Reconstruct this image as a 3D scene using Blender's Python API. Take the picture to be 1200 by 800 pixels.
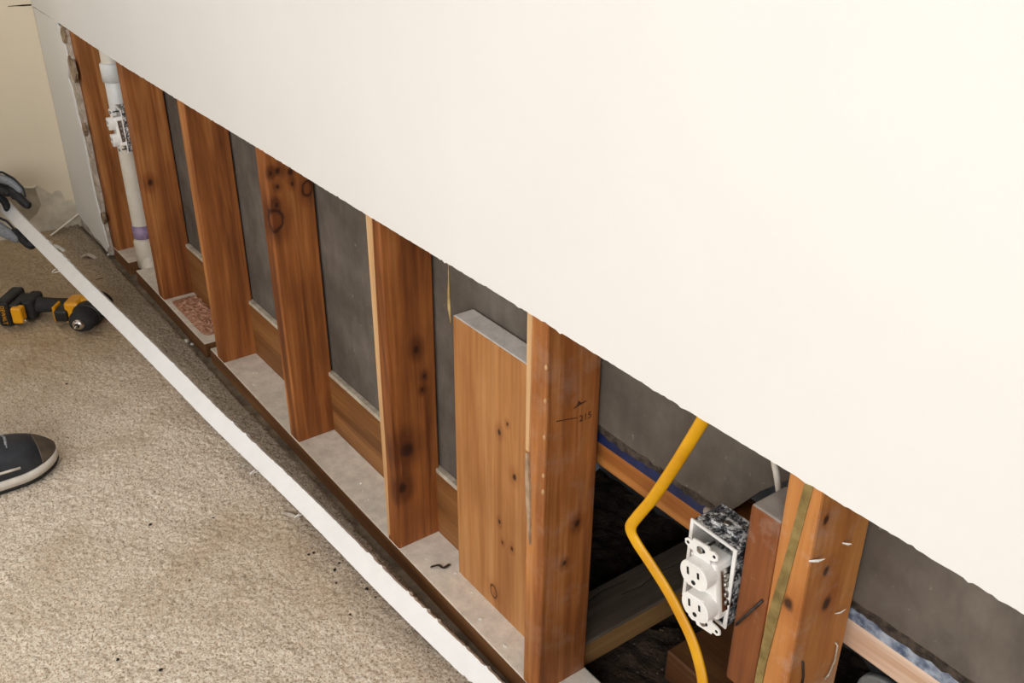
import bpy, bmesh, math, random
import numpy as np
from mathutils import Vector, Matrix, Euler

# ---------------------------------------------------------------- clear
for o in list(bpy.data.objects):
    bpy.data.objects.remove(o, do_unlink=True)
SC = bpy.context.scene
COL = SC.collection
random.seed(7)
RNG = np.random.default_rng(7)

# ---------------------------------------------------------------- camera (solved from the stud spacing)
CAM = Vector((2.46165, -0.63883, 1.18280))
RIGHT = Vector((0.59005835, 0.80734524, 0.00497943))
DOWN = Vector((0.38698599, -0.27740991, -0.87936658))
FWD = Vector((-0.70857109, 0.52080457, -0.47611933))
FPX = 1151.37
cd = bpy.data.cameras.new('camera')
cam = bpy.data.objects.new('camera', cd)
COL.objects.link(cam)
cam.matrix_world = Matrix(((RIGHT.x, -DOWN.x, -FWD.x, CAM.x), (RIGHT.y, -DOWN.y, -FWD.y, CAM.y),
                           (RIGHT.z, -DOWN.z, -FWD.z, CAM.z), (0, 0, 0, 1)))
cd.sensor_width = 36.0
cd.lens = 36.0 * FPX / 1200.0
cd.clip_start = 0.02
SC.camera = cam

# ---------------------------------------------------------------- light
SC.view_settings.view_transform = 'Standard'
SC.view_settings.look = 'None'
SC.view_settings.gamma = 1.0
SC.view_settings.use_curve_mapping = False
SC.view_settings.exposure = -0.12
W = bpy.data.worlds.new('sky')
SC.world = W
W.use_nodes = True
bgn = W.node_tree.nodes['Background']
bgn.inputs[0].default_value = (0.80, 0.90, 1.0, 1)
bgn.inputs[1].default_value = 1.0

def area_light(name, loc, rot, sx, sy, power, col):
    l = bpy.data.lights.new(name, 'AREA')
    l.shape = 'RECTANGLE'; l.size = sx; l.size_y = sy; l.energy = power; l.color = col
    o = bpy.data.objects.new(name, l); COL.objects.link(o)
    o.location = loc; o.rotation_euler = rot
    return o
# daylight through two unseen, assumed windows: right wall and wall behind the camera
area_light('daylight_right_window_offscreen', (3.41, -2.0, 1.5), (0, math.radians(90), 0), 1.2, 1.7, 58, (1.0, 0.995, 0.985))
area_light('daylight_front_window_offscreen', (1.7, -3.51, 1.525), (math.radians(90), 0, 0), 2.2, 1.3, 33, (1.0, 0.995, 0.985))

# ---------------------------------------------------------------- helpers
def PX(u, v, ax, val):
    """pixel of the 1200x800 photograph -> point on the plane axis=val"""
    d = RIGHT * ((u - 600) / FPX) + DOWN * ((v - 400) / FPX) + FWD
    t = (val - CAM[ax]) / d[ax]
    return CAM + d * t

def lin(r, g, b):
    def c(x):
        x /= 255.0
        return x / 12.92 if x <= .04045 else ((x + .055) / 1.055) ** 2.4
    return (c(r), c(g), c(b), 1.0)

def tag(o, label=None, cat=None, group=None, kind=None):
    if label: o['label'] = label
    if cat: o['category'] = cat
    if group: o['group'] = group
    if kind: o['kind'] = kind
    return o

def empty(name, loc=(0, 0, 0), rot=(0, 0, 0)):
    o = bpy.data.objects.new(name, None); COL.objects.link(o)
    o.location = loc; o.rotation_euler = rot; o.empty_display_size = .05
    return o

def mesh_obj(name, verts, faces, mat, parent=None, smooth=False, origin=None):
    """verts are in world space for top-level things (origin = base), in the parent's space for parts"""
    if origin is not None:
        ox, oy, oz = origin
        verts = [(a - ox, b - oy, c - oz) for a, b, c in verts]
    me = bpy.data.meshes.new(name)
    me.from_pydata([tuple(v) for v in verts], [], faces)
    me.update()
    if mat: me.materials.append(mat)
    if smooth:
        for p in me.polygons: p.use_smooth = True
    o = bpy.data.objects.new(name, me); COL.objects.link(o)
    if origin is not None: o.location = origin
    if parent: o.parent = parent
    return o

def bm_obj(name, bm, mat, parent=None, smooth=False, loc=None):
    bmesh.ops.recalc_face_normals(bm, faces=bm.faces[:])
    me = bpy.data.meshes.new(name); bm.to_mesh(me); bm.free()
    if mat: me.materials.append(mat)
    if smooth:
        for p in me.polygons: p.use_smooth = True
    o = bpy.data.objects.new(name, me); COL.objects.link(o)
    if loc is not None: o.location = loc
    if parent: o.parent = parent
    return o

def bm_box(bm, x0, x1, y0, y1, z0, z1, bev=0.0, seg=1, mtx=None):
    vs = [bm.verts.new((x, y, z)) for x in (x0, x1) for y in (y0, y1) for z in (z0, z1)]
    fs = [(0, 1, 3, 2), (4, 6, 7, 5), (0, 4, 5, 1), (2, 3, 7, 6), (0, 2, 6, 4), (1, 5, 7, 3)]
    faces = [bm.faces.new([vs[i] for i in f]) for f in fs]
    geom = vs
    if bev > 0:
        es = list({e for f in faces for e in f.edges})
        r = bmesh.ops.bevel(bm, geom=es, offset=bev, segments=seg, affect='EDGES', profile=.5)
        geom = list({v for f in r['faces'] for v in f.verts} | {v for v in vs if v.is_valid})
    if mtx is not None:
        bmesh.ops.transform(bm, matrix=mtx, verts=[v for v in geom if v.is_valid])
    return geom

def box(name, a, b, mat, parent=None, bev=.0, seg=1, origin=None, smooth=False):
    bm = bmesh.new()
    if origin is None and parent is None:
        origin = ((a[0] + b[0]) / 2, (a[1] + b[1]) / 2, a[2])
    ox, oy, oz = origin if origin is not None else (0, 0, 0)
    bm_box(bm, a[0] - ox, b[0] - ox, a[1] - oy, b[1] - oy, a[2] - oz, b[2] - oz, bev, seg)
    return bm_obj(name, bm, mat, parent, smooth, loc=origin)

def catmull(pts, n=8):
    pts = [Vector(p) for p in pts]
    P = [pts[0] * 2 - pts[1]] + pts + [pts[-1] * 2 - pts[-2]]
    out = []
    for i in range(1, len(P) - 2):
        for k in range(n):
            t = k / n
            a, b, c, d = P[i - 1], P[i], P[i + 1], P[i + 2]
            out.append(.5 * ((2 * b) + (c - a) * t + (2 * a - 5 * b + 4 * c - d) * t * t + (3 * b - a - 3 * c + d) * t ** 3))
    out.append(pts[-1])
    return out

def sweep_data(pts, profile, up=(0, 0, 1), scale=None):
    """profile: list of (a, b) offsets along side / up directions"""
    pts = [Vector(p) for p in pts]
    up = Vector(up); n = len(profile)
    verts, faces = [], []
    for i, p in enumerate(pts):
        t = (pts[min(i + 1, len(pts) - 1)] - pts[max(i - 1, 0)]).normalized()
        s = t.cross(up)
        if s.length < 1e-4: s = t.cross(Vector((1, 0, 0)))
        s.normalize(); u = s.cross(t).normalized()
        k = scale[i] if scale else 1.0
        for a, b in profile: verts.append(p + s * a * k + u * b * k)
    for i in range(len(pts) - 1):
        for j in range(n):
            faces.append((i * n + j, i * n + (j + 1) % n, (i + 1) * n + (j + 1) % n, (i + 1) * n + j))
    faces.append(tuple(range(n - 1, -1, -1)))
    faces.append(tuple((len(pts) - 1) * n + j for j in range(n)))
    return verts, faces

def sweep(name, pts, profile, mat, parent=None, up=(0, 0, 1), scale=None, smooth=True, origin=None):
    v, f = sweep_data(pts, profile, up, scale)
    return mesh_obj(name, v, f, mat, parent, smooth, origin)

def ring(rx, ry=None, n=12):
    ry = rx if ry is None else ry
    return [(rx * math.cos(2 * math.pi * i / n), ry * math.sin(2 * math.pi * i / n)) for i in range(n)]

def lathe(name, prof, mat, parent=None, n=20, axis='Z', loc=(0, 0, 0), smooth=True):
    """prof: (radius, height) list, closed with caps"""
    verts, faces = [], []
    for r, h in prof:
        for i in range(n):
            a = 2 * math.pi * i / n
            c, s = r * math.cos(a), r * math.sin(a)
            v = {'Z': (c, s, h), 'Y': (c, h, s), 'X': (h, c, s)}[axis]
            verts.append((v[0] + loc[0], v[1] + loc[1], v[2] + loc[2]))
    for k in range(len(prof) - 1):
        for i in range(n):
            faces.append((k * n + i, k * n + (i + 1) % n, (k + 1) * n + (i + 1) % n, (k + 1) * n + i))
    faces.append(tuple(range(n - 1, -1, -1)))
    faces.append(tuple((len(prof) - 1) * n + i for i in range(n)))
    o = mesh_obj(name, verts, faces, mat, parent)
    bm = bmesh.new(); bm.from_mesh(o.data); bmesh.ops.recalc_face_normals(bm, faces=bm.faces[:]); bm.to_mesh(o.data); bm.free()
    if smooth:
        for p in o.data.polygons: p.use_smooth = len(p.vertices) == 4
    return o

def extrude_poly(name, poly, mat, parent=None, axis='y', d0=0.0, d1=.01, origin=None, bev=0):
    """poly in the two other axes, extruded along axis between d0 and d1"""
    bm = bmesh.new()
    def mk(a, b, d):
        return {'x': (d, a, b), 'y': (a, d, b), 'z': (a, b, d)}[axis]
    ox, oy, oz = origin or (0, 0, 0)
    A = [bm.verts.new(Vector(mk(a, b, d0)) - Vector((ox, oy, oz))) for a, b in poly]
    B = [bm.verts.new(Vector(mk(a, b, d1)) - Vector((ox, oy, oz))) for a, b in poly]
    n = len(poly)
    bm.faces.new(A); bm.faces.new(B[::-1])
    for i in range(n): bm.faces.new((A[i], A[(i + 1) % n], B[(i + 1) % n], B[i]))
    if bev > 0: bmesh.ops.bevel(bm, geom=bm.edges[:], offset=bev, segments=2, affect='EDGES')
    return bm_obj(name, bm, mat, parent, loc=origin)

def text_mesh(name, body, size, mat, parent, loc, rot, align='CENTER', sx=1.0, extrude=.0002):
    cu = bpy.data.curves.new(name, 'FONT')
    cu.body = body; cu.size = size; cu.align_x = align; cu.align_y = 'CENTER'; cu.extrude = extrude
    cu.resolution_u = 3
    t = bpy.data.objects.new(name + '_tmp', cu); COL.objects.link(t)
    bpy.context.view_layer.update()
    dg = bpy.context.evaluated_depsgraph_get()
    me = bpy.data.meshes.new_from_object(t.evaluated_get(dg))
    bpy.data.objects.remove(t, do_unlink=True)
    me.name = name
    me.materials.clear(); me.materials.append(mat)
    o = bpy.data.objects.new(name, me); COL.objects.link(o)
    o.parent = parent; o.location = loc; o.rotation_euler = rot; o.scale = (sx, 1, 1)
    return o

def copy_tree(o, parent=None):
    c = o.copy(); COL.objects.link(c); c.parent = parent
    for ch in list(o.children): copy_tree(ch, c)
    return c

# ---------------------------------------------------------------- materials
class NT:
    def __init__(s, name):
        s.m = bpy.data.materials.new(name); s.m.use_nodes = True
        s.t = s.m.node_tree; s.b = s.t.nodes['Principled BSDF']
        s.tc = s.t.nodes.new('ShaderNodeTexCoord')
    def n(s, typ, **kw):
        x = s.t.nodes.new(typ)
        for k, v in kw.items(): setattr(x, k, v)
        return x
    def l(s, a, b): s.t.links.new(a, b)
    def mapping(s, scale=(1, 1, 1), rot=(0, 0, 0), loc=(0, 0, 0), src=None):
        m = s.n('ShaderNodeMapping'); m.inputs['Scale'].default_value = scale
        m.inputs['Rotation'].default_value = rot; m.inputs['Location'].default_value = loc
        s.l(src or s.tc.outputs['Object'], m.inputs[0]); return m.outputs[0]
    def noise(s, scale, detail=4, rough=.55, vec=None, dist=0):
        x = s.n('ShaderNodeTexNoise'); x.inputs['Scale'].default_value = scale
        x.inputs['Detail'].default_value = detail; x.inputs['Roughness'].default_value = rough
        x.inputs['Distortion'].default_value = dist
        s.l(vec or s.tc.outputs['Object'], x.inputs['Vector']); return x.outputs['Fac']
    def ramp(s, fac, stops, interp='LINEAR'):
        r = s.n('ShaderNodeValToRGB'); r.color_ramp.interpolation = interp
        e = r.color_ramp.elements
        while len(e) < len(stops): e.new(.5)
        for q, (p, c) in zip(e, stops):
            q.position = p; q.color = c if len(c) == 4 else (*c, 1)
        s.l(fac, r.inputs[0]); return r.outputs[0]
    def mix(s, fac, a, b, mode='MIX'):
        m = s.n('ShaderNodeMix', data_type='RGBA', blend_type=mode)
        for i, v in ((0, fac), (6, a), (7, b)):
            if isinstance(v, (int, float)): m.inputs[i].default_value = v
            elif isinstance(v, tuple): m.inputs[i].default_value = v
            else: s.l(v, m.inputs[i])
        return m.outputs[2]
    def math(s, op, a, b=None, clamp=False):
        m = s.n('ShaderNodeMath', operation=op, use_clamp=clamp)
        for i, v in ((0, a), (1, b)):
            if v is None: continue
            if isinstance(v, (int, float)): m.inputs[i].default_value = v
            else: s.l(v, m.inputs[i])
        return m.outputs[0]
    def rng(s, v, a, b, c=0., d=1.):
        m = s.n('ShaderNodeMapRange', clamp=True)
        for i, q in ((1, a), (2, b), (3, c), (4, d)): m.inputs[i].default_value = q
        s.l(v, m.inputs[0]); return m.outputs[0]
    def bump(s, h, strength=.3, dist=.002):
        b = s.n('ShaderNodeBump'); b.inputs['Strength'].default_value = strength; b.inputs['Distance'].default_value = dist
        s.l(h, b.inputs['Height']); s.l(b.outputs[0], s.b.inputs['Normal'])
    def out(s, col, rough=.6, metal=0., spec=None):
        if isinstance(col, tuple): s.b.inputs['Base Color'].default_value = col
        else: s.l(col, s.b.inputs['Base Color'])
        if isinstance(rough, (int, float)): s.b.inputs['Roughness'].default_value = rough
        else: s.l(rough, s.b.inputs['Roughness'])
        s.b.inputs['Metallic'].default_value = metal
        if spec is not None: s.b.inputs['Specular IOR Level'].default_value = spec
        return s.m

def mottled(name, c1, c2, scale=30, rough=.7, metal=0., bump=.15, bdist=.001, lo=.35, hi=.65, spec=None):
    k = NT(name); f = k.noise(scale, 5, .6)
    k.bump(k.noise(scale * 4, 4), bump, bdist)
    return k.out(k.ramp(f, [(lo, c1), (hi, c2)]), rough, metal, spec)

def wood(name, dark, mid, light, axis='z', knots=(), dust=None, seed=0.0, rough=.6, contrast=1.0, stains=None, grime=.0):
    """grain along an axis of the object's own space; knots: (x, y, z, radius, ring)"""
    k = NT(name)
    s = {'z': (26, 26, 1.6), 'x': (1.6, 26, 26), 'y': (26, 1.6, 26)}[axis]
    s2 = {'z': (150, 150, 4), 'x': (4, 150, 150), 'y': (150, 4, 150)}[axis]
    obj = k.tc.outputs['Object']
    warp = None
    kd = []
    for (x, y, z, r, rg) in knots:
        d = k.n('ShaderNodeVectorMath', operation='DISTANCE')
        st = {'z': (1, 1, .72), 'x': (.72, 1, 1), 'y': (1, .72, 1)}[axis]
        mp = k.mapping(scale=st)
        nz = k.n('ShaderNodeTexNoise'); nz.inputs['Scale'].default_value = 40; k.l(obj, nz.inputs['Vector'])
        ad = k.n('ShaderNodeVectorMath', operation='MULTIPLY_ADD')
        k.l(nz.outputs['Color'], ad.inputs[0]); ad.inputs[1].default_value = (r * .9,) * 3; k.l(mp, ad.inputs[2])
        k.l(ad.outputs[0], d.inputs[0])
        d.inputs[1].default_value = (x * st[0] + r * .45, y * st[1] + r * .45, z * st[2] + r * .45)
        kd.append((d.outputs['Value'], r, rg))
    m = k.mapping(scale=s, loc=(seed * 3.1, seed * 1.7, seed * 2.3))
    g = k.noise(1.0, 6, .62, m, .6)
    if kd:
        for dist, r, rg in kd:      # the grain swirls round a knot
            g = k.math('ADD', g, k.rng(dist, r * 3.0, r, 0, -.16))
    f = k.noise(1.0, 3, .6, k.mapping(scale=s2, loc=(seed, seed * 2, 0)))
    col = k.ramp(g, [(.5 - .2 * contrast, dark), (.5, mid), (.5 + .2 * contrast, light)])
    col = k.mix(k.rng(f, .35, .7, 0, .35), col, tuple(list(Vector(dark[:3]) * .75)) + (1,))
    blot = k.noise(5 + seed % 3, 3, .5, k.mapping(loc=(seed * 5, 0, seed)))
    col = k.mix(k.rng(blot, .45, .72, 0, .38), col, tuple(list(Vector(dark[:3]) * .8)) + (1,))
    kc = lin(48, 22, 10)
    for dist, r, rg in kd:
        if rg:
            a = k.math('SUBTRACT', dist, r)
            rgm = k.rng(k.math('ABSOLUTE', a), r * .30, r * .04, 0, .92)
            col = k.mix(rgm, col, kc)
            col = k.mix(k.rng(dist, r, r * .2, 0, .35), col, lin(140, 70, 28))
        else:
            col = k.mix(k.rng(dist, r, r * .45, 0, .93), col, kc)
    if grime:
        q = k.noise(14, 6, .7, k.mapping(loc=(seed, 3, 1)))
        col = k.mix(k.rng(q, .5, .7, 0, grime), col, lin(200, 190, 178))
    if dust:
        geo = k.n('ShaderNodeNewGeometry'); sep = k.n('ShaderNodeSeparateXYZ'); k.l(geo.outputs['Normal'], sep.inputs[0])
        up = k.rng(sep.outputs['Z'], .55, .85)
        q = k.noise(34, 6, .7)
        dcol = k.ramp(q, [(.3, tuple(list(Vector(dust[:3]) * .72)) + (1,)), (.62, dust)])
        col = k.mix(k.math('MULTIPLY', up, .95), col, dcol)
    k.bump(g, .25, .0012)
    return k.out(col, rough, 0, .35)

M = {}
def wall_paint(name, c1, c2):
    k = NT(name)
    k.bump(k.noise(220, 3, .6), .12, .0012)
    return k.out(k.ramp(k.noise(2.2, 3), [(.3, c1), (.7, c2)]), .75, 0, .25)
M['white_wall'] = wall_paint('white_wall_paint', lin(233, 232, 229), lin(238, 237, 234))
M['cream_wall'] = wall_paint('cream_wall_paint', lin(238, 225, 199), lin(243, 231, 208))
M['lightened_cream'] = wall_paint('cream_lightened_for_shade', lin(246, 238, 222), lin(250, 244, 231))  # cream lightened in its colour to offset the shade in the corner
M['ceiling'] = wall_paint('ceiling_paint', lin(206, 204, 202), lin(212, 210, 208))
M['room_wall'] = wall_paint('room_wall_paint', lin(168, 164, 160), lin(176, 172, 168))
M['plaster'] = mottled('bare_plaster', lin(206, 196, 177), lin(234, 224, 205), 22, .9, bump=.4, bdist=.002)
M['gypsum'] = mottled('gypsum_core', lin(165, 152, 136), lin(214, 203, 190), 60, .95, bump=.6, bdist=.003)
M['torn_paper'] = mottled('torn_brown_paper', lin(112, 92, 72), lin(178, 155, 130), 45, .95, bump=.5, bdist=.002)
M['white_chip'] = mottled('white_plaster_chips', lin(215, 210, 202), lin(242, 240, 236), 80, .9, bump=.3)
M['white_trim'] = mottled('white_trim_face', lin(244, 244, 243), lin(249, 249, 248), 30, .45, bump=.06)
M['slab'] = mottled('dirty_concrete', lin(84, 74, 62), lin(150, 136, 118), 26, .95, bump=.7, bdist=.003, lo=.3, hi=.7)
M['dirt'] = mottled('dark_soil', lin(26, 20, 15), lin(74, 58, 44), 38, .95, bump=1.0, bdist=.006)
M['black_gap'] = mottled('dark_slit', lin(30, 24, 18), lin(52, 42, 33), 60, .95)
M['cavity_wall'] = mottled('dark_foundation', lin(70, 72, 76), lin(98, 98, 100), 9, .95, bump=.5, bdist=.004)
M['navy'] = mottled('navy_tape', lin(10, 22, 58), lin(22, 42, 92), 40, .55)
M['dusty_blue'] = mottled('dusty_blue_tape', lin(70, 84, 110), lin(168, 178, 192), 70, .8, bump=.3)
M['torn_dark'] = mottled('torn_dark_layer', lin(30, 25, 22), lin(82, 70, 60), 90, .95, bump=.7, bdist=.002)
M['pvc'] = mottled('aged_plastic_pipe', lin(216, 205, 186), lin(233, 226, 213), 14, .4, bump=.02)
M['pvc_white'] = mottled('white_plastic_coupling', lin(216, 216, 214), lin(234, 234, 232), 20, .4, bump=.02)
M['primer'] = mottled('purple_primer', lin(120, 96, 140), lin(172, 152, 182), 40, .6)
M['outlet_white'] = mottled('outlet_plastic', lin(234, 232, 228), lin(246, 245, 242), 30, .35, bump=.02)
M['slot'] = mottled('slot_black', lin(8, 8, 8), lin(20, 19, 18), 60, .8)
M['screw'] = mottled('screw_metal', lin(120, 118, 114), lin(190, 188, 184), 90, .35, 1.0)
M['steel_grey'] = mottled('dull_galvanised', lin(120, 126, 130), lin(176, 182, 186), 30, .5, .7)
def splat():
    k = NT('paint_splattered_box')
    f = k.noise(120, 6, .8, dist=.3)
    c = k.ramp(f, [(.44, lin(36, 38, 42)), (.5, lin(110, 114, 120)), (.56, lin(232, 232, 230))])
    k.bump(f, .4, .001)
    return k.out(c, .5, .15)
M['splat'] = splat()
M['yellow_cable'] = mottled('yellow_cable_jacket', lin(216, 150, 6), lin(236, 176, 16), 12, .38, bump=.02)
M['grey_cable'] = mottled('grey_cable_jacket', lin(120, 114, 106), lin(176, 168, 158), 30, .55)
M['white_cable'] = mottled('white_cable_jacket', lin(186, 178, 166), lin(214, 207, 196), 25, .5)
M['nail'] = mottled('dark_nail', lin(36, 30, 28), lin(74, 66, 60), 120, .5, .6)
M['bright_nail'] = mottled('pale_bent_nail', lin(150, 135, 118), lin(196, 184, 168), 120, .4, .6)
M['glue'] = mottled('olive_glue_line', lin(112, 92, 48), lin(150, 128, 76), 50, .85, bump=.4)
M['pale_wood'] = wood('pale_fresh_wood', lin(190, 140, 92), lin(218, 175, 126), lin(232, 196, 150), seed=4)
M['resin'] = mottled('resin_drip', lin(160, 128, 70), lin(204, 178, 118), 60, .5)
M['stamp'] = mottled('stamp_ink', lin(62, 32, 18), lin(84, 44, 26), 200, .9)
M['drill_black'] = mottled('drill_black_plastic', lin(20, 20, 21), lin(34, 34, 35), 50, .5, bump=.1)
M['drill_rubber'] = mottled('drill_rubber_grip', lin(30, 30, 30), lin(44, 44, 44), 120, .8, bump=.4)
M['drill_yellow'] = mottled('drill_yellow_plastic', lin(226, 150, 8), lin(238, 168, 18), 20, .4, bump=.03)
M['chrome'] = mottled('bright_steel', lin(190, 186, 180), lin(225, 222, 218), 40, .22, 1.0, bump=.02)
M['glove_grey'] = mottled('grey_glove_knit', lin(120, 124, 132), lin(160, 164, 172), 260, .9, bump=.6, bdist=.001)
M['glove_black'] = mottled('black_glove_coating', lin(20, 21, 24), lin(42, 43, 47), 60, .6, bump=.3)
M['shoe_navy'] = mottled('dark_shoe_upper', lin(24, 27, 33), lin(46, 50, 58), 30, .5, bump=.2)
M['shoe_toe'] = mottled('taupe_toe_cap', lin(70, 60, 50), lin(96, 84, 70), 30, .55, bump=.1)
M['shoe_sole'] = mottled('pale_sole', lin(196, 188, 176), lin(222, 215, 204), 30, .6)
M['shoe_outsole'] = mottled('black_outsole', lin(18, 18, 18), lin(34, 33, 32), 60, .8)
M['lace'] = mottled('grey_lace', lin(110, 112, 116), lin(150, 152, 156), 200, .8)
M['denim'] = mottled('dark_trousers', lin(38, 44, 58), lin(56, 62, 78), 120, .9, bump=.3)
M['shirt'] = mottled('grey_work_shirt', lin(88, 90, 94), lin(112, 114, 118), 90, .9, bump=.3)
M['skin'] = mottled('skin', lin(196, 148, 122), lin(210, 164, 138), 30, .55, bump=.1)
M['hair'] = mottled('dark_hair', lin(36, 26, 20), lin(58, 44, 34), 90, .7, bump=.6)
M['glass'] = NT('window_glass').out((.9, .95, 1, 1), .02)
M['glass'].node_tree.nodes['Principled BSDF'].inputs['Transmission Weight'].default_value = 1.0
M['frame_white'] = mottled('window_frame_paint', lin(228, 226, 222), lin(238, 237, 234), 20, .5)

def sheathing_mat(name, c1, c2, c3):
    k = NT(name)
    a = k.noise(6, 5, .62); b = k.noise(40, 4, .6, k.mapping(scale=(1, 1, .35)))
    col = k.ramp(a, [(.32, c1), (.5, c2), (.68, c3)])
    col = k.mix(k.rng(b, .45, .75, 0, .4), col, tuple(list(Vector(c1[:3]) * .8)) + (1,))
    sp = k.noise(75, 2, .4)
    col = k.mix(k.rng(sp, .71, .78, 0, .5), col, lin(150, 140, 128))
    k.bump(b, .2, .001)
    return k.out(col, .9, 0, .2)
M['sheath'] = sheathing_mat('grey_sheathing', lin(82, 74, 67), lin(100, 92, 84), lin(120, 111, 102))

def carpet_mat():
    k = NT('beige_carpet')
    fine = k.noise(230, 4, .75)
    mid = k.noise(55, 3, .6)
    big = k.noise(2.6, 5, .6, dist=.4)
    col = k.ramp(fine, [(.35, lin(144, 124, 100)), (.455, lin(230, 209, 184)), (.58, lin(255, 246, 230))])
    col = k.mix(k.rng(mid, .52, .72, 0, .3), col, lin(180, 158, 132))
    col = k.mix(k.rng(big, .52, .7, 0, .5), col, lin(190, 162, 128))
    # the old damp stain towards the far corner of the room
    pos = k.n('ShaderNodeSeparateXYZ'); k.l(k.tc.outputs['Object'], pos.inputs[0])
    wob = k.math('MULTIPLY', k.math('SUBTRACT', k.noise(5, 4, .6), .5), 1.0)
    far = k.rng(k.math('ADD', pos.outputs['X'], wob), .55, .0, 0, .72)
    col = k.mix(far, col, k.ramp(mid, [(.3, lin(158, 128, 88)), (.7, lin(196, 168, 126))]))
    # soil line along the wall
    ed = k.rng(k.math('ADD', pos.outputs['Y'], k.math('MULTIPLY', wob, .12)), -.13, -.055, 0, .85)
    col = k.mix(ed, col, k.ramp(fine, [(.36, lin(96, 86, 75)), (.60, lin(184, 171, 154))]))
    k.bump(fine, .8, .004)
    return k.out(col, .97, 0, .1)
M['carpet'] = carpet_mat()

FIR = (lin(98, 52, 22), lin(162, 97, 47), lin(206, 140, 80))
FIR_L = (lin(168, 100, 46), lin(206, 140, 76), lin(226, 170, 104))
DUST = lin(186, 172, 154)

# ================================================================ THE SETTING
CUT = .663          # height of the saw cut
XL = -.73           # left wall
def struct(o):
    o['kind'] = 'structure'; return o

# floor slab, ceiling, outer shell
struct(box('floor', (XL - .15, -3.6, -.12), (3.52, .092, 0), M['slab']))
struct(box('ceiling', (XL - .15, -3.6, 2.42), (3.52, .62, 2.5), M['ceiling']))

def wall_with_window(name, axis, pos, t, a0, a1, w0, w1, z0, z1, mat):
    """a wall across axis at pos with one window opening; window parts are its children"""
    bm = bmesh.new()
    def bx(aa, ab, za, zb):
        if axis == 'x': bm_box(bm, pos, pos + t, aa, ab, za, zb)
        else: bm_box(bm, aa, ab, pos, pos + t, za, zb)
    bx(a0, w0, 0, 2.42); bx(w1, a1, 0, 2.42); bx(w0, w1, 0, z0); bx(w0, w1, z1, 2.42)
    return struct(bm_obj(name, bm, mat))
wall_with_window('wall_right', 'x', 3.4, .12, -3.6, .5, -2.9, -1.1, .88, 2.12, M['room_wall'])
wall_with_window('wall_front', 'y', -3.6, .1, XL - .12, 3.4, .55, 2.85, .85, 2.2, M['room_wall'])

def window(name, axis, pos, w0, w1, z0, z1):
    e = struct(empty(name, (0, 0, 0)))
    def bx(nm, aa, ab, za, zb, t0, t1, mat):
        if axis == 'x': return box(nm, (pos + t0, aa, za), (pos + t1, ab, zb), mat, e)
        return box(nm, (aa, pos + t0, za), (ab, pos + t1, zb), mat, e)
    f = .05; mid = (w0 + w1) / 2
    bx('window_frame', w0, w1, z0, z0 + f, .02, .08, M['frame_white']); bx('window_frame', w0, w1, z1 - f, z1, .02, .08, M['frame_white'])
    bx('window_frame', w0, w0 + f, z0 + f, z1 - f, .02, .08, M['frame_white']); bx('window_frame', w1 - f, w1, z0 + f, z1 - f, .02, .08, M['frame_white'])
    bx('mullion', mid - .025, mid + .025, z0 + f, z1 - f, .02, .08, M['frame_white'])
    bx('pane', w0 + f, mid - .025, z0 + f, z1 - f, .045, .051, M['glass']); bx('pane', mid + .025, w1 - f, z0 + f, z1 - f, .045, .051, M['glass'])
window('window_1', 'x', 3.42, -2.9, -1.1, .88, 2.12)  # both windows are unseen, assumed from the direction of the daylight
window('window_2', 'y', -3.6, .55, 2.85, .85, 2.2)

# left wall: bare plaster, with the painted skin standing proud of it and torn along its lower edge
wl = struct(box('wall_left', (XL - .12, -3.6, 0), (XL, .62, 2.42), M['plaster'], origin=(XL, 0, 0)))
ed = []
y = -3.5
while y < -.02:
    near = y > -.35
    z = .158 + random.uniform(-.006, .006) + .01 * math.sin(y * 19)
    if y > -.115: z = .128 + .03 * math.exp(-((y + .115) / .02) ** 2) + random.uniform(-.006, .006) - .03 * (y > -.04)
    ed.append((y - 0, z)); y += .009 if near else .08
ed.append((-.0135, .07))
poly = ed + [(-.0135, 2.41), (-3.5, 2.41)]
extrude_poly('painted_skin', poly, M['cream_wall'], wl, 'x', -.0005, .0025)
# darker damp patch and torn lip below the paint
extrude_poly('damp_patch', [(-.20, .06), (-.205, .15), (-.16, .157), (-.118, .150), (-.112, .095), (-.13, .07), (-.16, .05)], mottled('damp_plaster', lin(164, 153, 134), lin(186, 175, 156), 30, .95), wl, 'x', .0001, .0009)
lip = [(-.16 + .012 * i, .158 + .004 * math.sin(i * 1.7)) for i in range(5)]
sweep('torn_lip', [(.0035, a, b) for a, b in lip], ring(.002, .0035, 6), M['lightened_cream'], wl)
sweep('score_cut', [(.0032, -.078, .684), (.0032, -.055, .6835), (.0032, -.04, .683), (.0032, -.016, .682)], ring(.0012, .0022, 5), M['black_gap'], wl, scale=[.35, .6, 1, 1])

# back wall: painted drywall above the saw cut
def cut_z(x):
    z = .6625
    if x < -.3: z = .671 + (-.3 - x) * .018
    elif x < .1: z = .6625 + (.1 - x) * .02
    return z
xs = [XL]
while xs[-1] < 3.39:
    xs.append(xs[-1] + (.003 + random.random() * .005 if xs[-1] < 2.4 else .2))
xs[-1] = 3.4
zb = []
for x in xs:
    j = random.gauss(0, .00028)
    if random.random() < .05: j += random.choice((-1, 1)) * random.uniform(.0008, .0022)
    j += .0004 * math.sin(x * 9)
    zb.append(cut_z(x) + j)
V, F = [], []
for x, z in zip(xs, zb):
    V += [(x, -.0127, 2.42), (x, -.0127, z), (x, -.0, z + random.uniform(-.003, .0)), (x, 0, 2.42)]
for i in range(len(xs) - 1):
    a, b = i * 4, i * 4 + 4
    F += [(a, a + 1, b + 1, b), (a + 1, a + 2, b + 2, b + 1), (a + 2, a + 3, b + 3, b + 2)]
F += [(0, 3, 2, 1)]
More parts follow.
